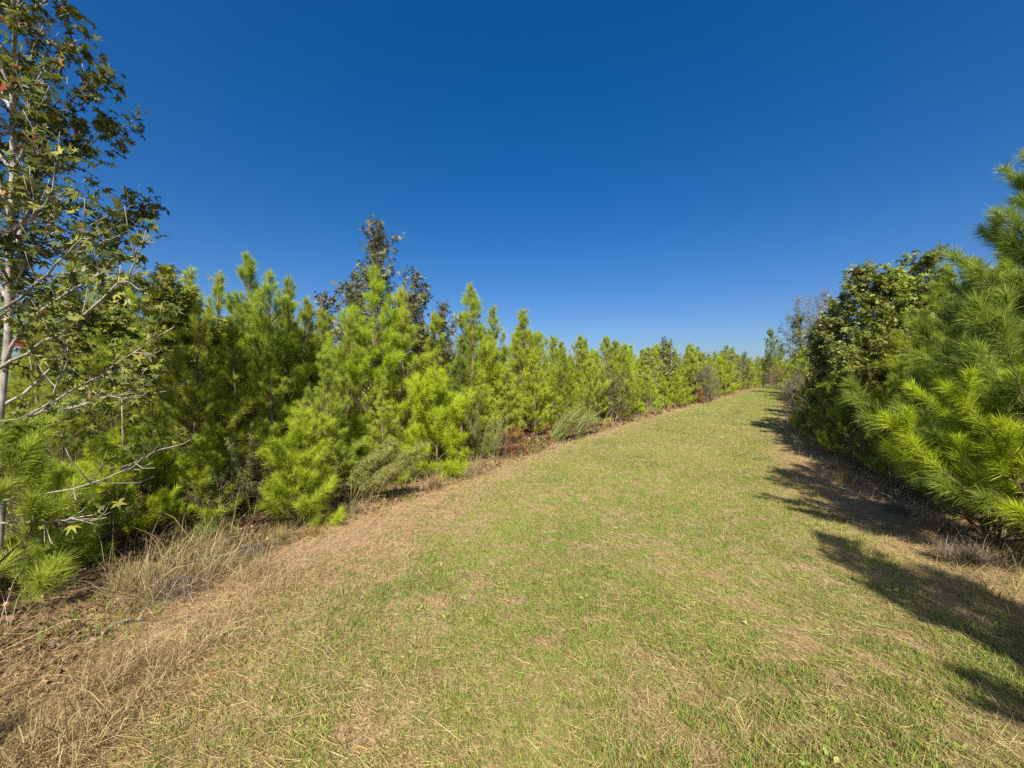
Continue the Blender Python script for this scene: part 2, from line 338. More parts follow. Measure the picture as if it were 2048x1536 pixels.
# ------------------------------------------------------------------ plant builders: return (wood mesh, foliage mesh)
def pine_mesh(seed, H=3.6, RR=.85, dens=300, nw=.0035, nl=.17, first=.06, seg=1, mat='needle', sides=4, taper=.8, wh=.30, side_n=5):
    rs = np.random.default_rng(seed); W = Acc(); A = Acc()
    hh = np.linspace(0, 1, 9); wob = np.cumsum(rs.normal(0, .012, (9, 2)), 0) * H * .35
    tp = np.stack([wob[:, 0], wob[:, 1], hh * H], -1); tr = .013 * H * (1 - hh * .86) + .003
    W.tube(tp, tr, 7)
    def tpt(z): return np.array([np.interp(z, tp[:, 2], tp[:, 0]), np.interp(z, tp[:, 2], tp[:, 1]), z])
    segs = []                                 # (p0, p1, weight, age)
    z = first * H
    while z < H * .97:
        f = z / H; nbr = rs.integers(3, 6) if f > .12 else 5
        a0 = rs.uniform(0, 6.28)
        for b in range(nbr):
            az = a0 + b * 6.283 / nbr + rs.normal(0, .35); zz = z + rs.uniform(-.09, .09)
            prof = min(1, .72 + f * 2.0) * (1 - f) ** taper
            Lb = max(.16, RR * 1.35 * prof * rs.uniform(.55, 1.25)); el = R(4 + 60 * f ** .7 + rs.normal(0, 8))
            k = 6; pts = [tpt(zz)]; dirn = np.array([math.cos(az) * math.cos(el), math.sin(az) * math.cos(el), math.sin(el)])
            for q in range(k - 1):
                dirn = dirn + np.array([0, 0, .10 + .07 * f]) + rs.normal(0, .05, 3); dirn /= np.linalg.norm(dirn)
                pts.append(pts[-1] + dirn * Lb / (k - 1))
            pts = np.array(pts); W.tube(pts[:, :], np.linspace(.0035 + .007 * Lb, .0025, k), sides)
            for q in range(k - 1):
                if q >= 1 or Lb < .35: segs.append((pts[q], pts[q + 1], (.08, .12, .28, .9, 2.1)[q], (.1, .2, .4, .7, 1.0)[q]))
            ns = int(side_n * min(1.2, Lb / .7) + .5)
            for c in range(ns):
                t = rs.uniform(.25, .92); ii = int(t * (k - 1)); fr = t * (k - 1) - ii
                p0 = pts[ii] * (1 - fr) + pts[ii + 1] * fr; ax = nrm(pts[ii + 1] - pts[ii])
                sd_ = nrm(np.cross(ax, [0, 0, 1]) * (1 if c % 2 else -1) + rs.normal(0, .35, 3))
                d = nrm(ax * .75 + sd_ * .75 + np.array([0, 0, .30])); ls = Lb * rs.uniform(.18, .36) * (1.15 - t * .5) + .08
                p1 = p0 + d * ls * .55; p2 = p1 + nrm(d + np.array([0, 0, .35])) * ls * .45
                W.tube([p0, p1, p2], [.004, .003, .002], 3)
                segs.append((p0 + (p1 - p0) * .3, p1, .35, .35)); segs.append((p1, p2, 1.9, 1.0))
        z += wh * rs.uniform(.75, 1.25) * (1.1 - .35 * f)
    top = tp[-1]
    segs.append((tpt(H * .78), tpt(H * .9), .9, .7)); segs.append((tpt(H * .9), top, 1.3, 1.0))
    for c in range(4):                        # candles round the leader
        az = rs.uniform(0, 6.28); p = tpt(H * rs.uniform(.84, .93)); d = nrm(np.array([math.cos(az) * .45, math.sin(az) * .45, 1]))
        q = p + d * rs.uniform(.12, .3); W.tube([p, q], [.004, .002], 3); segs.append((p, q, 1.2, .95))
    P0 = np.array([s_[0] for s_ in segs]); P1 = np.array([s_[1] for s_ in segs]); wt = np.array([s_[2] for s_ in segs]); ag = np.array([s_[3] for s_ in segs])
    ln = np.linalg.norm(P1 - P0, axis=1); n = int((ln * wt).sum() * dens); idx = rs.choice(len(segs), n, p=(ln * wt) / (ln * wt).sum())
    t = rs.random(n)[:, None]; P = P0[idx] * (1 - t) + P1[idx] * t; ax = nrm(P1[idx] - P0[idx])
    rad = nrm(np.cross(ax, rs.normal(size=(n, 3)))); an = rs.uniform(.25, 1.15, n)[:, None] * (1.1 - .35 * ag[idx][:, None] * t)
    D = ax * np.cos(an) + rad * np.sin(an)
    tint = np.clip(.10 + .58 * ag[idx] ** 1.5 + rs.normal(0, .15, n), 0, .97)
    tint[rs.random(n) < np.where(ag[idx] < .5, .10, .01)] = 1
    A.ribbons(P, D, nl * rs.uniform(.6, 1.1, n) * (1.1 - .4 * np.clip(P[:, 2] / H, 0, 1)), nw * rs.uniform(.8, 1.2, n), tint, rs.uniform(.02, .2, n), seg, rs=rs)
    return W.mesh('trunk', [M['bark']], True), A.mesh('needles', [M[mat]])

def broad_mesh(seed, H=4, RR=.9, leaf=.11, nleaf=3500, shape='star', mat='gum', bark='greybark', first=.12, up=50, trunk_r=.022, sides=5, taper=.7, lo=.3, hang=.6, stems=1, bare=0.0, twigs=6, open_=.0):
    rs = np.random.default_rng(seed); W = Acc(); A = Acc(); segs = []
    for st in range(stems):
        off = rs.normal(0, .06 * (stems > 1), 2); lean = rs.normal(0, .10 if stems > 1 else .02, 2); Hs = H * (1 if st == 0 else rs.uniform(.6, .95))
        hh = np.linspace(0, 1, 10); wob = np.cumsum(rs.normal(0, .014, (10, 2)), 0) * H * .3
        tp = np.stack([off[0] + lean[0] * hh * H + wob[:, 0], off[1] + lean[1] * hh * H + wob[:, 1], hh * Hs], -1)
        W.tube(tp, trunk_r * H / 2 * (1 - hh * .9) + .003, 8)
        nbr = int(9 * Hs)
        nbr = max(8, min(40, nbr))
        for b in range(nbr):
            f = first + (1 - first) * ((b + rs.random()) / nbr) ** .9; f = min(f, .985); zz = f * Hs
            base = np.array([np.interp(zz, tp[:, 2], tp[:, 0]), np.interp(zz, tp[:, 2], tp[:, 1]), zz]); az = b * 2.4 + rs.normal(0, .5)
            Lb = max(.14, RR * 1.25 * min(1, lo + f * 2.6) * (1 - f) ** taper * rs.uniform(.6, 1.25)); el = R(up * (.7 + .45 * f) + rs.normal(0, 9))
            dirn = np.array([math.cos(az) * math.cos(el), math.sin(az) * math.cos(el), math.sin(el)]); pts = [base]; k = 7
            for q in range(k - 1):
                dirn = nrm(dirn + np.array([0, 0, .07]) + rs.normal(0, .11, 3)); pts.append(pts[-1] + dirn * Lb / (k - 1))
            pts = np.array(pts); W.tube(pts, np.linspace(.004 + .009 * Lb, .0022, k), sides)
            for q in range(2 if Lb > .4 else 0, k - 1): segs.append((pts[q], pts[q + 1]))
            for c in range(int(twigs * min(1.5, Lb / .6)) + 1):
                t = rs.uniform(.2, .95); ii = int(t * (k - 1)); p0 = pts[ii] + (pts[ii + 1] - pts[ii]) * (t * (k - 1) - ii)
                d = nrm(nrm(pts[ii + 1] - pts[ii]) + rs.normal(0, .65, 3) + np.array([0, 0, .15])); ls = Lb * rs.uniform(.15, .38) + .06
                p1 = p0 + d * ls * .5; p2 = p1 + nrm(d + rs.normal(0, .2, 3) + [0, 0, .1]) * ls * .5
                W.tube([p0, p1, p2], [.004, .003, .0018], 3); segs += [(p0, p1), (p1, p2), (p1, p2)]
    P0 = np.array([a for a, _ in segs]); P1 = np.array([b for _, b in segs]); ln = np.linalg.norm(P1 - P0, axis=1)
    cl = .25 + rs.random(len(segs)) ** (1 + open_) * 1.2; pr = ln * cl
    idx = rs.choice(len(segs), nleaf, p=pr / pr.sum()); t = rs.random(nleaf)[:, None]
    P = P0[idx] * (1 - t) + P1[idx] * t; out = nrm(P1[idx] - P0[idx]); out[:, :2] += nrm(P[:, :2]) * .5
    P = P + rs.normal(0, leaf * .35, (nleaf, 3))
    tint = np.clip(rs.normal(.48, .22, nleaf) , 0, .96); q = rs.random(nleaf); tint[q < .02] = 1.0; tint[(q > .02) & (q < .04)] = .975
    leaves(A, P, out, leaf * rs.uniform(.45, 1.0, nleaf) * .62, tint, shape, hang, rs)
    return W.mesh('trunk', [M[bark]], True), A.mesh('leaves', [M[mat]])

def fennel_mesh(seed, H=1.4, n_st=7, lean=(0, 0), spread=.18, arch=.5, mat='fennel', dens=150, fw=.004):
    rs = np.random.default_rng(seed); W = Acc(); A = Acc()
    for s_ in range(n_st):
        az = rs.uniform(0, 6.28); d = nrm(np.array([math.cos(az) * spread + lean[0], math.sin(az) * spread + lean[1], 1.0])); p = np.array([rs.normal(0, .06), rs.normal(0, .06), 0]); pts = [p]; h = H * rs.uniform(.65, 1.1)
        for q in range(9):
            d = nrm(d + np.array([lean[0] * .25, lean[1] * .25, -arch * .07 * (q > 3)]) + rs.normal(0, .03, 3)); pts.append(pts[-1] + d * h / 9)
        pts = np.array(pts); W.tube(pts, np.linspace(.006, .002, 10), 4)
        n = int(dens * h); t = rs.uniform(.28, 1, n) * 8.99; ii = t.astype(int); P = pts[ii] + (pts[ii + 1] - pts[ii]) * (t - ii)[:, None]
        ax = nrm(pts[ii + 1] - pts[ii]); D = nrm(ax * .8 + nrm(np.cross(ax, rs.normal(size=(n, 3)))) * .7); L = rs.uniform(.05, .2, n) * (1.35 - t / 9)
        A.ribbons(P, D, L, fw, np.clip(rs.normal(.5, .2, n), 0, 1), .5, 2, rs=rs)
        m = n * 7; j = rs.integers(0, n, m); tt = rs.random(m)[:, None]
        PP = P[j] + D[j] * (L[j][:, None] * tt) + np.array([0, 0, -1]) * (L[j][:, None] * tt ** 1.6 * .5)
        A.ribbons(PP, nrm(D[j] + rs.normal(0, .7, (m, 3)) + [0, 0, -.5]), rs.uniform(.015, .05, m), fw * .8, np.clip(rs.normal(.6, .25, m), 0, 1), .3, 1, rs=rs)
    return W.mesh('stems', [M[mat]], True), A.mesh('sprays', [M[mat]])

def tussock_mesh(seed, n=420, H=.4, r=.08, spread=.6, w=.004, droop=.7, mat='straw', lean=(0, 0)):
    rs = np.random.default_rng(seed); A = Acc(); a = rs.uniform(0, 6.28, n); q = np.abs(rs.normal(0, spread, n))
    D = np.stack([np.cos(a) * np.sin(q) + lean[0], np.sin(a) * np.sin(q) + lean[1], np.cos(q)], -1)
    P = np.stack([rs.normal(0, r, n), rs.normal(0, r, n), np.zeros(n)], -1)
    A.ribbons(P, D, H * rs.uniform(.35, 1.1, n), w, np.clip(rs.normal(.5, .25, n), 0, 1), droop * rs.uniform(.2, 1, n), 2, rs=rs)
    return A.mesh('tussock', [M[mat]])

# ------------------------------------------------------------------ placing
def gpos(px, d): x = (px - 1024) / 800 * d; return (x, d, float(gz(x, d)) - .02)
placed = []
def tree(name, meshes, loc, rz, sc, label, cat, group=None, parts=('trunk', 'needles'), reg=True):
    o = link(name, None, loc=loc, rz=rz, sc=sc); tag(o, label, cat, group)
    for nm, m_ in zip(parts, meshes): link(nm, m_, o)
    if reg: placed.append((loc[0], loc[1]))
    return o
rnd = random.Random(5)
# prototypes
PM = [pine_mesh(100 + i, 3.6, [.95, 1.1, .85, 1.05, 1.0][i], 330, .0065, .18, .04, taper=.74, wh=.27, side_n=7) for i in range(5)]     # middle distance
PF = [pine_mesh(200 + i, 3.6, [1.25, 1.5, 1.1, 1.35][i], 170, .012, .20, .03, sides=3, side_n=5, taper=.85, wh=.26) for i in range(4)]
PD = [pine_mesh(300 + i, 3.6, 1.0, 330, .0065, .18, .04, mat='needle_blue', taper=.62, wh=.25, side_n=7) for i in range(2)]
PH = [pine_mesh(150 + i, 3.6, [.85, 1.0, .8, .95][i], 620, .0042, .175, .04, taper=.78, wh=.29, side_n=6) for i in range(4)]
PHD = [pine_mesh(170, 3.6, .95, 600, .0042, .175, .04, mat='needle_blue', taper=.74, wh=.28, side_n=6)]
PS = [pine_mesh(400 + i, 1.5, .62, 620, .0045, .17, .03, wh=.16, taper=.45, mat='needle_yellow', side_n=8) for i in range(3)]
GN = ('trunk', 'leaves')

# ---- named pines: (pixel column of the stem, metres away, height, mesh set, index, label)
HERO = [
 (598, 4.5, 1.15, 'PS', 0, 'small round bright yellow-green pine standing forward in the dry grass on the left verge'),
 (655, 5.7, 2.1, 'PM', 3, 'slender lime-green pine just behind the small round bright pine'),
 (540, 5.6, 2.2, 'PM', 0, 'light green pine behind and left of the small round bright pine'),
 (497, 8.2, 4.25, 'PM', 0, 'tall pine with a bare stem under its round tufted top, left of the forked pines'),
 (535, 6.6, 3.45, 'PM', 1, 'tall bushy pine right of the round tufted top'),
 (580, 7.2, 3.5, 'PM', 2, 'tall pine with narrow pointed leader, between the bushy pine and the sky gap'),
 (640, 8.0, 3.1, 'PM', 3, 'pine in the low gap of the skyline left of the dusky sweetgum'),
 (700, 6.6, 2.75, 'PM', 4, 'broad pine in front of the dusky sweetgum, left of its trunk'),
 (752, 7.4, 3.75, 'PM', 1, 'tall pine whose tip stands right before the dusky sweetgum'),
 (805, 7.8, 3.5, 'PM', 0, 'tall pine with dense tufts right of the dusky sweetgum'),
 (768, 6.2, 1.7, 'PM', 2, 'half-height pine behind the leaning feathery weeds'),
 (873, 6.9, 1.6, 'PS', 0, 'small rounded lime pine on a short bare stem at the verge'),
 (925, 8.4, 2.5, 'PD', 0, 'blue-green pine right of the small rounded lime pine'),
 (940, 10.8, 4.05, 'PM', 3, 'tallest pine of the pointed clump in the middle of the skyline'),
 (985, 11.2, 3.6, 'PM', 2, 'pine on the right shoulder of the pointed clump in the middle'),
 (1012, 10.2, 2.1, 'PM', 0, 'low bushy pine at the verge behind the rusty seedling'),
 (1068, 11.8, 2.4, 'PM', 3, 'low bushy pine behind the large arching plume grass'),
 (1128, 13.4, 2.6, 'PM', 1, 'bushy pine at the verge behind the shorter plume grass'),
 (1195, 15.2, 2.6, 'PM', 2, 'bushy pine at the verge left of the dark vine-covered sapling'),
 (960, 9.3, 1.9, 'PM', 4, 'low pine between the blue-green pine and the rusty seedlings'),
 (1045, 13.0, 3.85, 'PM', 4, 'spiky pine standing alone above the skyline right of the middle clump'),
 (400, 5.2, 2.6, 'PM', 1, 'dense green pine among the yellow leaves on the left'),
 (470, 5.6, 2.5, 'PM', 3, 'bushy green pine before the round tufted top, right of the yellow leaves'),
 (440, 7.4, 3.6, 'PM', 2, 'tall pine rising between the yellow leaves and the round tufted top'),
 (300, 5.6, 2.5, 'PM', 1, 'green pine left of the yellow-leaved sapling with the straight stem'),
 (130, 4.4, 1.9, 'PM', 2, 'green pine behind the lowest bare sweetgum branches'),
 (615, 7.0, 3.1, 'PM', 0, 'narrow pine filling the dip of the skyline behind the small round bright pine'),
 (868, 8.6, 3.1, 'PM', 3, 'pine behind the small rounded lime pine'),
 (1960, 4.6, 3.0, 'PD', 1, 'deep green pine whose tip shows left of the big near pine'),
 (2010, 5.8, 3.6, 'PM', 2, 'tall pine filling the gap behind the big near pine'),
 (235, 4.1, 1.0, 'PS', 1, 'knee-high bright pine in the shade under the sweetgum branches'),
 (405, 4.55, .9, 'PS', 2, 'knee-high bright pine at the edge of the shaded litter'),
 (110, 3.5, .8, 'PS', 0, 'lowest bright pine beside the lower left sprays'),
 (1700, 8.2, 2.0, 'PM', 3, 'low green pine growing through the skirt of the tallest right sweetgum'),
 (1850, 6.5, 2.7, 'PM', 1, 'bushy pine between the right sweetgums and the pointed pine'),
 (1655, 9.9, 1.9, 'PM', 0, 'low green pine under the leaning green sweetgum'),
 (330, 4.7, 1.35, 'PM', 2, 'low sparse pine in the shade left of the small round bright pine'),
 (440, 4.9, 1.1, 'PM', 4, 'ankle-branched little pine at the edge of the shaded litter'),
 (180, 5.4, 2.7, 'PM', 0, 'shaded pine behind the bare branches of the big sweetgum'),
 (70, 4.6, 2.3, 'PM', 3, 'shaded pine beside the big sweetgum trunk'),
 (260, 7.0, 3.2, 'PM', 2, 'pine deep behind the big sweetgum and its yellow neighbour'),
 (1930, 4.7, 1.5, 'PD', 0, 'low blue-green pine on the right verge under the big near pine'),
 (1885, 6.0, 3.35, 'PM', 1, 'tall pine with pointed tip behind the near pine on the right'),
 (1975, 5.0, 2.7, 'PM', 3, 'dense pine between the near pine and the right sweetgums'),
 (1820, 5.9, 2.0, 'PD', 1, 'half-height dark pine at the foot of the right sweetgums'),
 (1790, 7.4, 2.6, 'PM', 0, 'pine growing inside the right sweetgum thicket'),
 (1622, 12.2, 1.5, 'PS', 2, 'small bright pine low beside the shaded verge on the right'),
]
SETS = {'PS': (PS, 1.5), 'PM': (PM, 3.6), 'PD': (PD, 3.6)}
for px, d, h, st, k, lab in HERO:
    ms, h0 = SETS[st]
    if d < 9 and st in ('PM', 'PD'): ms = PH if st == 'PM' else PHD; k = k % len(ms)
    tree('pine_tree', ms[k], gpos(px, d), rnd.uniform(0, 6.28), h / h0, lab, 'pine tree')
# near pines, denser needles
npr = pine_mesh(501, 3.6, 1.3, 800, .0030, .19, .06, seg=2, sides=6, taper=.72, side_n=7, mat='needle_blue')
tree('pine_tree', npr, gpos(2135, 3.35), 2.2, 1.0, 'big near deep green pine at the right edge', 'pine tree')
npb = pine_mesh(503, 1.6, .9, 900, .0030, .19, .20, seg=2, sides=6, taper=.5, side_n=7, wh=.24, mat='needle_yellow')
tree('pine_tree', npb, gpos(2070, 3.3), 1.2, 1.0, 'bright yellow-green near pine with long needle sprays over the right verge', 'pine tree')
npl = pine_mesh(502, 1.15, .9, 900, .0028, .18, .03, seg=2, sides=6, taper=.7, side_n=6)
tree('pine_tree', npl, gpos(-55, 2.7), .4, 1.0, 'near pine at the lower left with bright sprays drooping to the ground', 'pine tree')
# pines beside the photographer: their shadows fall across the right of the track
for q, (x, y, h) in enumerate(((2.95, .7, 3.2), (3.9, -.6, 3.2), (2.75, -.9, 2.9), (3.35, .2, 2.9))):
    tree('pine_tree', PM[q % 5], (x, y, float(gz(x, y)) - .02), q * 1.7, h / 3.6, 'young pine beside the track, right of the viewer', 'pine tree', 'pines out of frame to the right')

tree('pine_tree', PM[2], (-2.45, -.45, float(gz(-2.45, -.45)) - .02), 1, .6, 'low pine beside the track, left of the viewer', 'pine tree')
# ---- sweetgums
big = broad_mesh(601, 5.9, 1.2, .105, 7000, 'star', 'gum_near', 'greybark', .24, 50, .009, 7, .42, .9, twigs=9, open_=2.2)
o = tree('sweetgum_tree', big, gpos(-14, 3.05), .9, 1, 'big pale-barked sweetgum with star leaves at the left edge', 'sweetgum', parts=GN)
# its long bare lower branches
W = Acc(); rs = np.random.default_rng(3); A = Acc(); lp = []
bx, by = gpos(-14, 3.05)[:2]
def P3(px, py, d): return np.array([(px - 1024) / 800 * d - bx, d - by, 1.6 - (py - 768) / 800 * d])
for pts in ([(0, 870, 3.05), (60, 830, 2.95), (150, 775, 2.9), (240, 725, 2.85), (350, 652, 2.8)],
            [(0, 735, 3.05), (60, 700, 2.9), (140, 655, 2.75), (230, 575, 2.7), (262, 545, 2.68), (285, 500, 2.65)],
            [(0, 905, 3.05), (50, 838, 2.9), (110, 790, 2.8), (140, 690, 2.75)],
            [(0, 1000, 3.05), (80, 990, 2.95), (160, 975, 2.85), (230, 945, 2.8), (290, 915, 2.75), (330, 890, 2.7)],
            [(0, 1045, 3.05), (100, 1040, 2.9), (210, 1035, 2.8)],
            [(0, 620, 3.05), (70, 570, 2.9), (140, 500, 2.8), (190, 440, 2.75)],
            [(0, 480, 3.05), (60, 440, 2.9), (105, 390, 2.8), (115, 320, 2.75)],
            [(60, 830, 2.95), (200, 800, 2.8), (270, 783, 2.75)]):
    p = np.array([P3(*q) for q in pts]); t = np.linspace(0, len(p) - 1, 12)
    p = np.stack([np.interp(t, range(len(p)), p[:, c]) for c in range(3)], -1) + rs.normal(0, .008, (12, 3)); p[0] = P3(*pts[0])
    W.tube(p, np.linspace(.012, .003, 12) * (.6 if pts[0][1] > 950 else 1), 7)
    for c in range(11):
        i0 = rs.integers(4, 11); d = nrm(nrm(p[i0] - p[i0 - 1]) + rs.normal(0, .5, 3)); q1 = p[i0] + d * rs.uniform(.08, .25); q2 = q1 + nrm(d + [0, 0, .5]) * .1
        W.tube([p[i0], q1, q2], [.004, .003, .002], 4); lp += [q1, q2]
lp = np.array(lp); lp = np.repeat(lp, 4, 0) + rs.normal(0, .05, (len(lp) * 4, 3)); lp = lp[(lp[:, 2] > 1.2) | (rs.random(len(lp)) < .3)]
leaves(A, lp, rs.normal(size=lp.shape), rs.uniform(.025, .065, len(lp)), rs.uniform(.05, .9, len(lp)), 'star', .7, rs)
link('branch', W.mesh('branch', [M['greybark']], True), o).rotation_euler[2] = -.9
link('leaves', A.mesh('leaves', [M['gum_near']]), o).rotation_euler[2] = -.9

G1 = [broad_mesh(610 + i, 4.2, 1.15, .14, 9000, 'star', 'gum', 'brownbark', .02, 50, .010, 4, .45, 1.0, open_=.6) for i in range(3)]
G2 = [broad_mesh(620 + i, 4.4, 1.15, .13, 2000, 'star', 'gum_dark', 'brownbark', .25, 62, .009, 4, .5, .6, open_=3, twigs=9) for i in range(2)]
GM = [broad_mesh(630 + i, 4.0, .95, .19, 2600, 'tri', m_, 'greybark', .06, 50, .016, 3, .5, .8, open_=.5) for i, m_ in enumerate(('gum', 'gum_dark', 'redleaf'))]
GUM = [
 (765, 8.4, 4.85, 'G2', 0, 'dusky sweetgum with sparse dark leaves, tallest on the left skyline'),
 (705, 8.8, 4.0, 'G2', 1, 'thin dusky sweetgum left of the tallest one'),
 (835, 9.0, 4.0, 'G2', 1, 'dusky sweetgum with hanging leaves right of the tallest one'),
 (655, 9.4, 3.7, 'G2', 0, 'spindly sweetgum top in the skyline gap on the left'),
 (890, 9.8, 3.5, 'G2', 1, 'thin sweetgum with brownish leaves before the pointed pine clump'),
 (1725, 9.6, 4.3, 'G1', 0, 'tallest green sweetgum on the right of the track'),
 (1795, 9.0, 4.1, 'G1', 1, 'sweetgum right of the tallest green one'),
 (1668, 11.0, 3.6, 'G1', 2, 'shorter green sweetgum left of the tallest, leaning over the verge'),
 (1640, 12.6, 2.9, 'G1', 0, 'low green sweetgum at the narrowing of the track'),
 (1760, 7.6, 2.9, 'G1', 2, 'leafy half-height sweetgum before the tallest one on the right'),
 (1700, 8.8, 2.3, 'G1', 1, 'bushy low sweetgum over the shaded verge'),
 (1860, 8.6, 4.2, 'G1', 2, 'sweetgum behind the pointed pine on the right'),
 (1990, 7.4, 3.6, 'G1', 0, 'sweetgum deep behind the big near pine'),
 (1640, 16.5, 3.6, 'G1', 1, 'sweetgum further up the right side of the track'),
]
GS = {'G1': (G1, 4.2), 'G2': (G2, 4.4)}
for px, d, h, st, k, lab in GUM:
    ms, h0 = GS[st]; tree('sweetgum_tree', ms[k], gpos(px, d), rnd.uniform(0, 6.28), h / h0, lab, 'sweetgum', parts=GN)

# yellowing saplings and vines on the left
YL = [broad_mesh(640 + i, 3.3, .85, .12, 4200, 'star', 'yellowleaf', 'brownbark', .2, 50, .012, 4, .5, .7, open_=1) for i in range(2)]
BR = broad_mesh(650, 1.6, .7, .06, 2200, 'oval', 'shrub', 'brownbark', .05, 40, .01, 3, .5, .8, stems=4)
BY = broad_mesh(651, 1.5, .7, .06, 1700, 'oval', 'yellowleaf', 'brownbark', .05, 40, .01, 3, .5, .8, stems=4)
BRD = broad_mesh(652, 1.3, .6, .06, 1100, 'oval', 'redleaf', 'brownbark', .05, 40, .01, 3, .5, .8, stems=4)
BS = broad_mesh(653, 2.2, .95, .07, 3600, 'oval', 'silver', 'brownbark', .05, 55, .01, 3, .45, .9, stems=6, hang=-.3)
for px, d, h, k, lab in ((335, 5.6, 3.15, 0, 'yellow-leaved sapling with a straight tan stem on the left'), (375, 6.0, 2.9, 1, 'yellow-green sapling right of the straight tan stem'),
                         (455, 6.6, 2.6, 0, 'yellowing sapling before the tall tufted pine'), (230, 6.4, 3.2, 1, 'yellowing sapling half hidden behind the big sweetgum branches'),
                         (120, 5.9, 2.9, 0, 'yellowing sapling near the big sweetgum trunk')):
    tree('sapling', YL[k], gpos(px, d), rnd.uniform(0, 6.28), h / 3.3, lab, 'sapling', parts=GN)
BW = broad_mesh(654, 1.1, .75, .05, 260, 'oval', 'redleaf', 'brownbark', .03, 40, .012, 4, .4, .9, stems=7, twigs=10)
SH = [
 (190, 4.2, .6, BW, 'leafless twiggy brush in the shade under the sweetgum branches'),
 (1985, 3.9, .9, BW, 'tangle of bare twigs under the near pines on the right'),
 (1850, 5.2, .8, BR, 'low leafy bush in the shade under the low blue-green pine'),
 (480, 5.8, 1.5, BRD, 'russet-leaved shrub in the shade left of the light green pine'),
 (420, 4.5, .8, BR, 'leafy bush at the edge of the shaded litter, right of the low sparse pine'),
 (210, 3.9, .8, BRD, 'russet bush low under the bare sweetgum branches'),
 (500, 5.0, .9, BR, 'leafy bush just left of the thin feathery weed'),
 (90, 3.4, .7, BR, 'leafy bush close behind the lower left pine sprays'),
 (300, 4.6, .9, BR, 'low green shrub in the shade on the left'),
 (140, 4.2, 1.1, BR, 'green shrub under the bare branches of the big sweetgum'),
 (410, 5.4, 1.2, BY, 'yellow-green shrub under the dense green pine'),
 (60, 3.9, .9, BY, 'yellowish shrub at the foot of the big sweetgum'),
 (220, 5.2, 1.4, BR, 'leafy shrub behind the low sparse pine'),
 (830, 6.6, .7, BR, 'low green shrub at the foot of the middle pines'),
 (1010, 9.3, .6, BRD, 'brownish low shrub at the verge below the middle pines'),
 (1240, 15.0, 1.0, BR, 'low shrub at the verge beyond the arching plume grass'),
 (1412, 24.5, 2.3, BS, 'silvery white-tufted shrub in the left row, far along'),
 (1594, 14.6, 1.7, BS, 'silvery shrub standing out at the corner of the right thicket'),
 (1222, 14.6, 2.35, BR, 'dark vine-covered sapling poking out of the left row'),
 (1512, 53.0, 2.6, BR, 'round bush at the far left corner of the track end'),
 (1553, 54.0, 2.8, BY, 'yellowish bush in the middle of the track end'),
 (1525, 47.0, 2.0, BR, 'bush closing the track, left one'),
 (1545, 50.0, 2.4, BRD, 'brownish bush closing the far end of the track'),
 (1562, 49.0, 2.0, BR, 'green bush closing the far end of the track on the right'),
 (1583, 44.0, 2.6, BY, 'yellow-green bush right of the far end of the track'),
 (1665, 8.6, 1.2, BR, 'low leafy shrub under the leaning green sweetgum'),
 (1740, 7.0, 1.1, BR, 'low shrub at the foot of the half-height sweetgum'),
 (1620, 10.4, 1.3, BR, 'low shrub left of the leaning green sweetgum'),
 (1600, 20.0, 2.2, BR, 'green bush on the right verge behind the silvery shrub'),
]
for px, d, h, ms, lab in SH:
    h0 = {id(BR): 1.6, id(BY): 1.5, id(BRD): 1.3, id(BS): 2.2, id(BW): 1.1}[id(ms)]
    tree('shrub', ms, gpos(px, d), rnd.uniform(0, 6.28), h / h0, lab, 'shrub', parts=('stems', 'leaves'), reg=False)

# ---- far landmarks
FP = pine_mesh(701, 8, 1.9, 60, .03, .35, .38, wh=.55, taper=.5, mat='needle_blue')
tree('pine_tree', FP, gpos(1541, 58), 1, 1.0, 'tall far dark pine with bare lower trunk at the end of the track', 'pine tree')
tree('pine_tree', FP, gpos(1562, 66), 3, .8, 'smaller far dark pine behind the tall one', 'pine tree')
BT = broad_mesh(702, 9, 3.2, .20, 2200, 'tri', 'redleaf', 'deadwood', .25, 55, .02, 5, .5, .8, stems=2, twigs=12)
tree('bare_tree', BT, gpos(1606, 40), 1, 1.08, 'nearly leafless brownish tree rising over the right thicket', 'tree', parts=GN)
OT = broad_mesh(703, 6.4, 2.3, .24, 3200, 'tri', 'shrub', 'brownbark', .12, 45, .015, 4, .45, .8)
tree('broadleaf_tree', OT, gpos(1602, 33), 2, 1.0, 'round olive-green tree beneath the leafless one', 'tree', parts=GN)
tree('broadleaf_tree', OT, gpos(1640, 27), 4, .85, 'olive-green tree half hidden by the right sweetgums', 'tree', parts=GN)

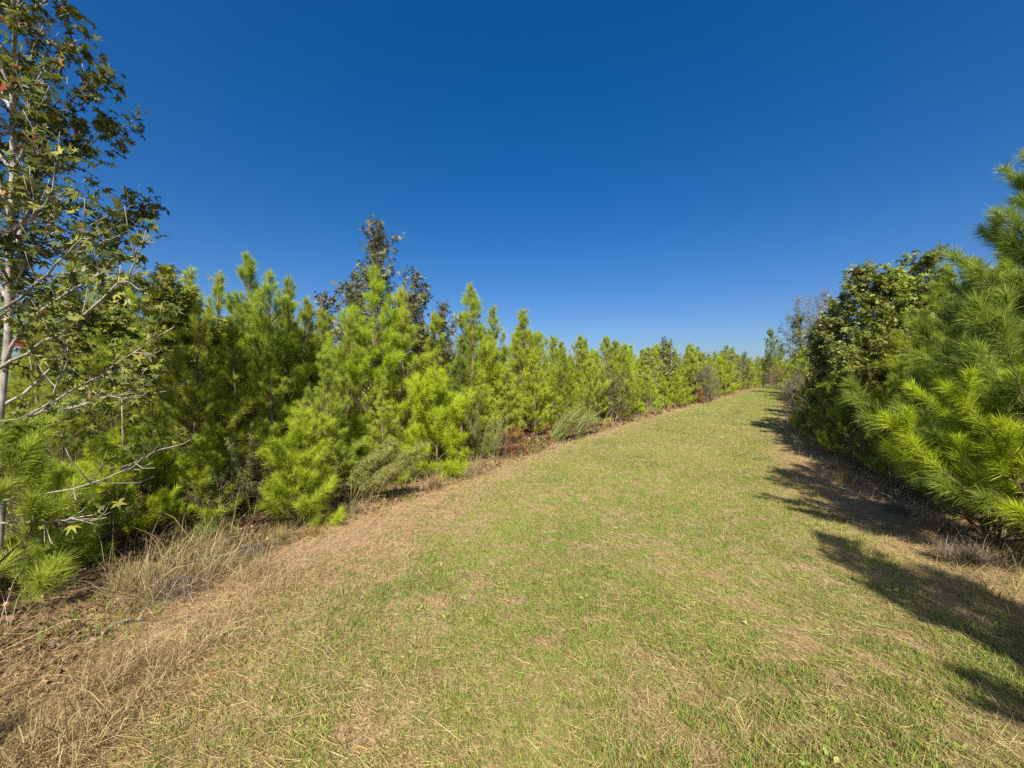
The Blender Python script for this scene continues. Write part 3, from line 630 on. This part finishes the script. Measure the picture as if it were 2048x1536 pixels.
# ---- the plantation: rows following the edges of the track
def rows(edge, sgn, nrow, s0, s1, step, first, group, zones):
    cnt = 0
    yy = np.arange(s0, s1, .25); xx = edge(yy); sl = np.concatenate([[0], np.cumsum(np.hypot(np.diff(xx), np.diff(yy)))])
    tx = np.gradient(xx, yy); nl = np.hypot(tx, 1)
    for r in range(nrow):
        s = rnd.uniform(0, step)
        while s < sl[-1]:
            y = np.interp(s, sl, yy); k = np.interp(y, yy, tx); n_ = math.hypot(k, 1)
            off = first + r * 1.75
            x0 = float(edge(y)) + sgn * off / n_ + rnd.uniform(-.35, .35); y0 = y - sgn * off * k / n_ + rnd.uniform(-.35, .35)
            s += step * rnd.uniform(.65, 1.3) * (.68 if r == 0 else .95)
            if y0 < 1.0 or abs(x0) > 1.45 * y0 + 1.0: continue
            if (r > 2 and y0 > 13) or (r > 1 and y0 > 34): continue
            if min([(x0 - a) ** 2 + (y0 - b) ** 2 for a, b in placed] + [99]) < (.62 if r else .5): continue
            dist = math.hypot(x0, y0)
            if dist < 5.2: continue
            q = rnd.random()
            z = 0 if dist < 12 else 1 if dist < 24 else 2
            lab, cat2 = zones[z]
            rowname = 'front row' if r == 0 else 'rows behind the front one'
            if q < .84:
                h = rnd.uniform(3.2, 4.2) if r else rnd.choice([rnd.uniform(1.4, 2.4), rnd.uniform(2.2, 3.6)])
                if 9 < y0 < 24 and r < 4: h *= .88
                ms = (rnd.choice(PM + PD[:1]) if dist < 14 else rnd.choice(PF))
                tree('pine_tree', ms, (x0, y0, float(gz(x0, y0)) - .02), rnd.uniform(0, 6.28), h / 3.6,
                     'young pine in the %s %s' % (rowname, lab), 'pine tree', 'pines in the %s %s' % (rowname, lab))
            else:
                kind = rnd.choice([0, 0, 0, 1, 1, 1, 2]); c = ('green', 'dusky', 'russet')[kind]
                tree('sweetgum_tree', GM[kind], (x0, y0, float(gz(x0, y0)) - .02), rnd.uniform(0, 6.28), rnd.uniform(3.2, 4.3) / 4 * (.9 if y0 < 24 else 1),
                     '%s sweetgum in the %s %s' % (c, rowname, lab), 'sweetgum', '%s sweetgums in the %s %s' % (c, rowname, lab), parts=GN)
            cnt += 1
    return cnt
cl = rows(EL, -1, 7, 2, 62, 1.55, .75, '', (('left of the track, near part', ''), ('left of the track, middle part', ''), ('left of the track, far part', '')))
cr = rows(ER, 1, 4, 3, 50, 1.75, .9, '', (('right of the track, near part', ''), ('right of the track, middle part', ''), ('right of the track, far part', '')))
print('rows', cl, cr, sum(o.name.startswith('pine_tree') for o in bpy.data.objects))
# beyond the end of the track
for q in range(20):
    y = rnd.uniform(55, 70); x = y * (1450 + q * 11 - 1024) / 800
    tree('pine_tree', PF[q % 4], (x, y, float(gz(x, y))), q, rnd.uniform(.9, 1.5), 'young pine in the low line closing the view beyond the track', 'pine tree', 'pines closing the far end of the track')

# ---- weeds on the verge
F1 = fennel_mesh(801, 1.15, 9, (.32, -.1), .2, .9); F3 = fennel_mesh(803, 1.2, 8, (0, 0), .2, .3)
for px, d, ms, sc, rz, lab in ((690, 5.2, F1, 1.0, .3, 'leaning feathery weed with pale drooping sprays beside the small round bright pine'),
                               (735, 5.5, F1, .85, 0, 'pale feathery weed bent over left of the low green shrub'),
                               
                               
                               (960, 7.9, F3, .9, 0, 'upright feathery weed at the verge by the blue-green pine'),
                               (990, 8.5, F3, .8, 2, 'upright feathery weed right of the first by the blue-green pine'),
                               (500, 4.9, F3, .9, 1, 'thin feathery weed left of the small round bright pine'),
                               (600, 6.0, F3, 1.25, 3, 'tall feathery weed among the light green pines')):
    tree('feathery_weed', ms, gpos(px, d), rz, sc, lab, 'weed', parts=('stems', 'sprays'), reg=False)
T = [tussock_mesh(820, 1300, .46, .14, .85, .0035, .9, 'deadmat'), tussock_mesh(821, 380, .5, .07, .45, .004, .5), tussock_mesh(822, 300, .5, .08, .5, .006, .5, 'green')]
for px, d, k, sc, lab in ((345, 3.05, 0, .85, 'grey-brown flattened tussock of dead grass on the left verge'), (500, 3.75, 0, .6, 'small tan tussock left of the small round bright pine'),
                          (870, 6.0, 1, .9, 'straw tuft below the small rounded lime pine'), (940, 7.0, 1, 1.1, 'upright straw tuft at the verge by the feathery weeds'),
                          (905, 6.6, 2, .9, 'green grass tuft beside the straw tufts'), (1620, 9.5, 1, .8, 'straw tuft in the shade under the right sweetgums'),
                          (1690, 6.4, 1, .8, 'pale straw tuft in the shaded right verge'), (1950, 3.6, 0, .8, 'pale dead tussock under the near pine on the right'),
                          (1880, 4.3, 1, .8, 'dry tuft with curled stalks behind the dead tussock on the right'), (420, 4.2, 2, .8, 'green tuft in the shaded left verge'),
                          (250, 3.1, 1, .7, 'tan straw tuft left of the grey-brown flattened tussock'), (450, 3.5, 0, .55, 'small greyish tussock between the flattened one and the pine'),
                          (560, 4.05, 1, .6, 'short straw tuft just left of the rusty needles'), (700, 4.9, 0, .5, 'flattened dry tuft under the leaning feathery weed'),
                          (1810, 4.9, 0, .7, 'flattened dry tussock in the shade of the right verge'), (1650, 7.6, 0, .7, 'dry tussock in the shade left of the flattened one'),
                          (1300, 18.0, 1, 1.2, 'brown tuft at the foot of the left row far along')):
    o = link('grass_tussock', T[k], loc=gpos(px, d), rz=px, sc=sc); tag(o, lab, 'grass tussock')
PG = [tussock_mesh(825 + q, 650, 1.7, .07, .16, .011, .66, 'fennel', (.55, -.10)) for q in range(2)]
for q, (px, d, sc, lab) in enumerate(((1105, 10.7, 1.0, 'large arching plume grass bent over the verge'), (1150, 11.6, .8, 'shorter arching plume grass beside the large one'))):
    tag(link('plume_grass', PG[q], loc=gpos(px, d), rz=.1 * q, sc=sc), lab, 'plume grass', kind='thing')
DP = pine_mesh(830, .6, .16, 500, .006, .12, .05, wh=.12, mat='needle_dead', side_n=3)
for px, d, sc, lab in ((1022, 8.6, .9, 'dead rust-brown pine seedling at the left verge'),
                       (1040, 8.9, .8, 'shorter dead rusty seedling beside the taller one'), (1145, 11.6, .9, 'rusty dead seedling by the plume grass'),
                       (1095, 10.2, .7, 'rusty seedling at the foot of the plume grass'), 
                       (1400, 24, 1.3, 'rusty seedling in the left row far along')):
    tree('dead_pine', DP, gpos(px, d), px, sc, lab, 'dead pine seedling', reg=False)
DC = tussock_mesh(840, 260, .20, .05, 1.0, .004, .5, 'needle_dead')
for px, d, lab in ((625, 4.2, 'clump of rusty dead needles at the foot of the small round bright pine'), (1970, 3.75, 'orange-brown clump of dead needles under the near pine')):
    tag(link('needle_clump', DC, loc=gpos(px, d), rz=px), lab, 'dead needles')
# ---- fallen stick, a few broad green leaves in the turf
W = Acc(); a0 = np.array(gpos(100, 2.42)); b0 = np.array(gpos(285, 2.72)); t = np.linspace(0, 1, 14)[:, None]
pts = (b0 - a0) * t + np.random.default_rng(4).normal(0, .006, (14, 3)) + [0, 0, .022]
W.tube(pts, np.linspace(.018, .006, 14), 8)
W.tube([pts[6], pts[6] + [.10, .09, .03], pts[6] + [.22, .12, .02]], [.010, .007, .004], 6)
o = link('fallen_branch', W.mesh('fallen_branch', [M['deadwood']], True), loc=a0); tag(o, 'grey weathered branch lying on the ground at the lower left', 'fallen branch')
A = Acc(); rs = np.random.default_rng(12)
x, y = sample(60, 1.6, 7, 1.2, lambda y: GL(y) + .1, lambda y: GR(y)); n = len(x)
P = np.stack([x, y, gz(x, y) + .03], -1); P = np.repeat(P, 3, 0) + rs.normal(0, .012, (n * 3, 3)) * [1, 1, .2]
leaves(A, P, rs.normal(size=P.shape) * [1, 1, .1], rs.uniform(.02, .042, n * 3), np.clip(rs.normal(.85, .1, n * 3), 0, 1), 'oval', -.1, rs)
tag(link('broadleaf_weeds', A.mesh('broadleaf_weeds', [M['green']])), 'scattered broad-leaved weeds in the mown grass', 'weeds', kind='stuff')
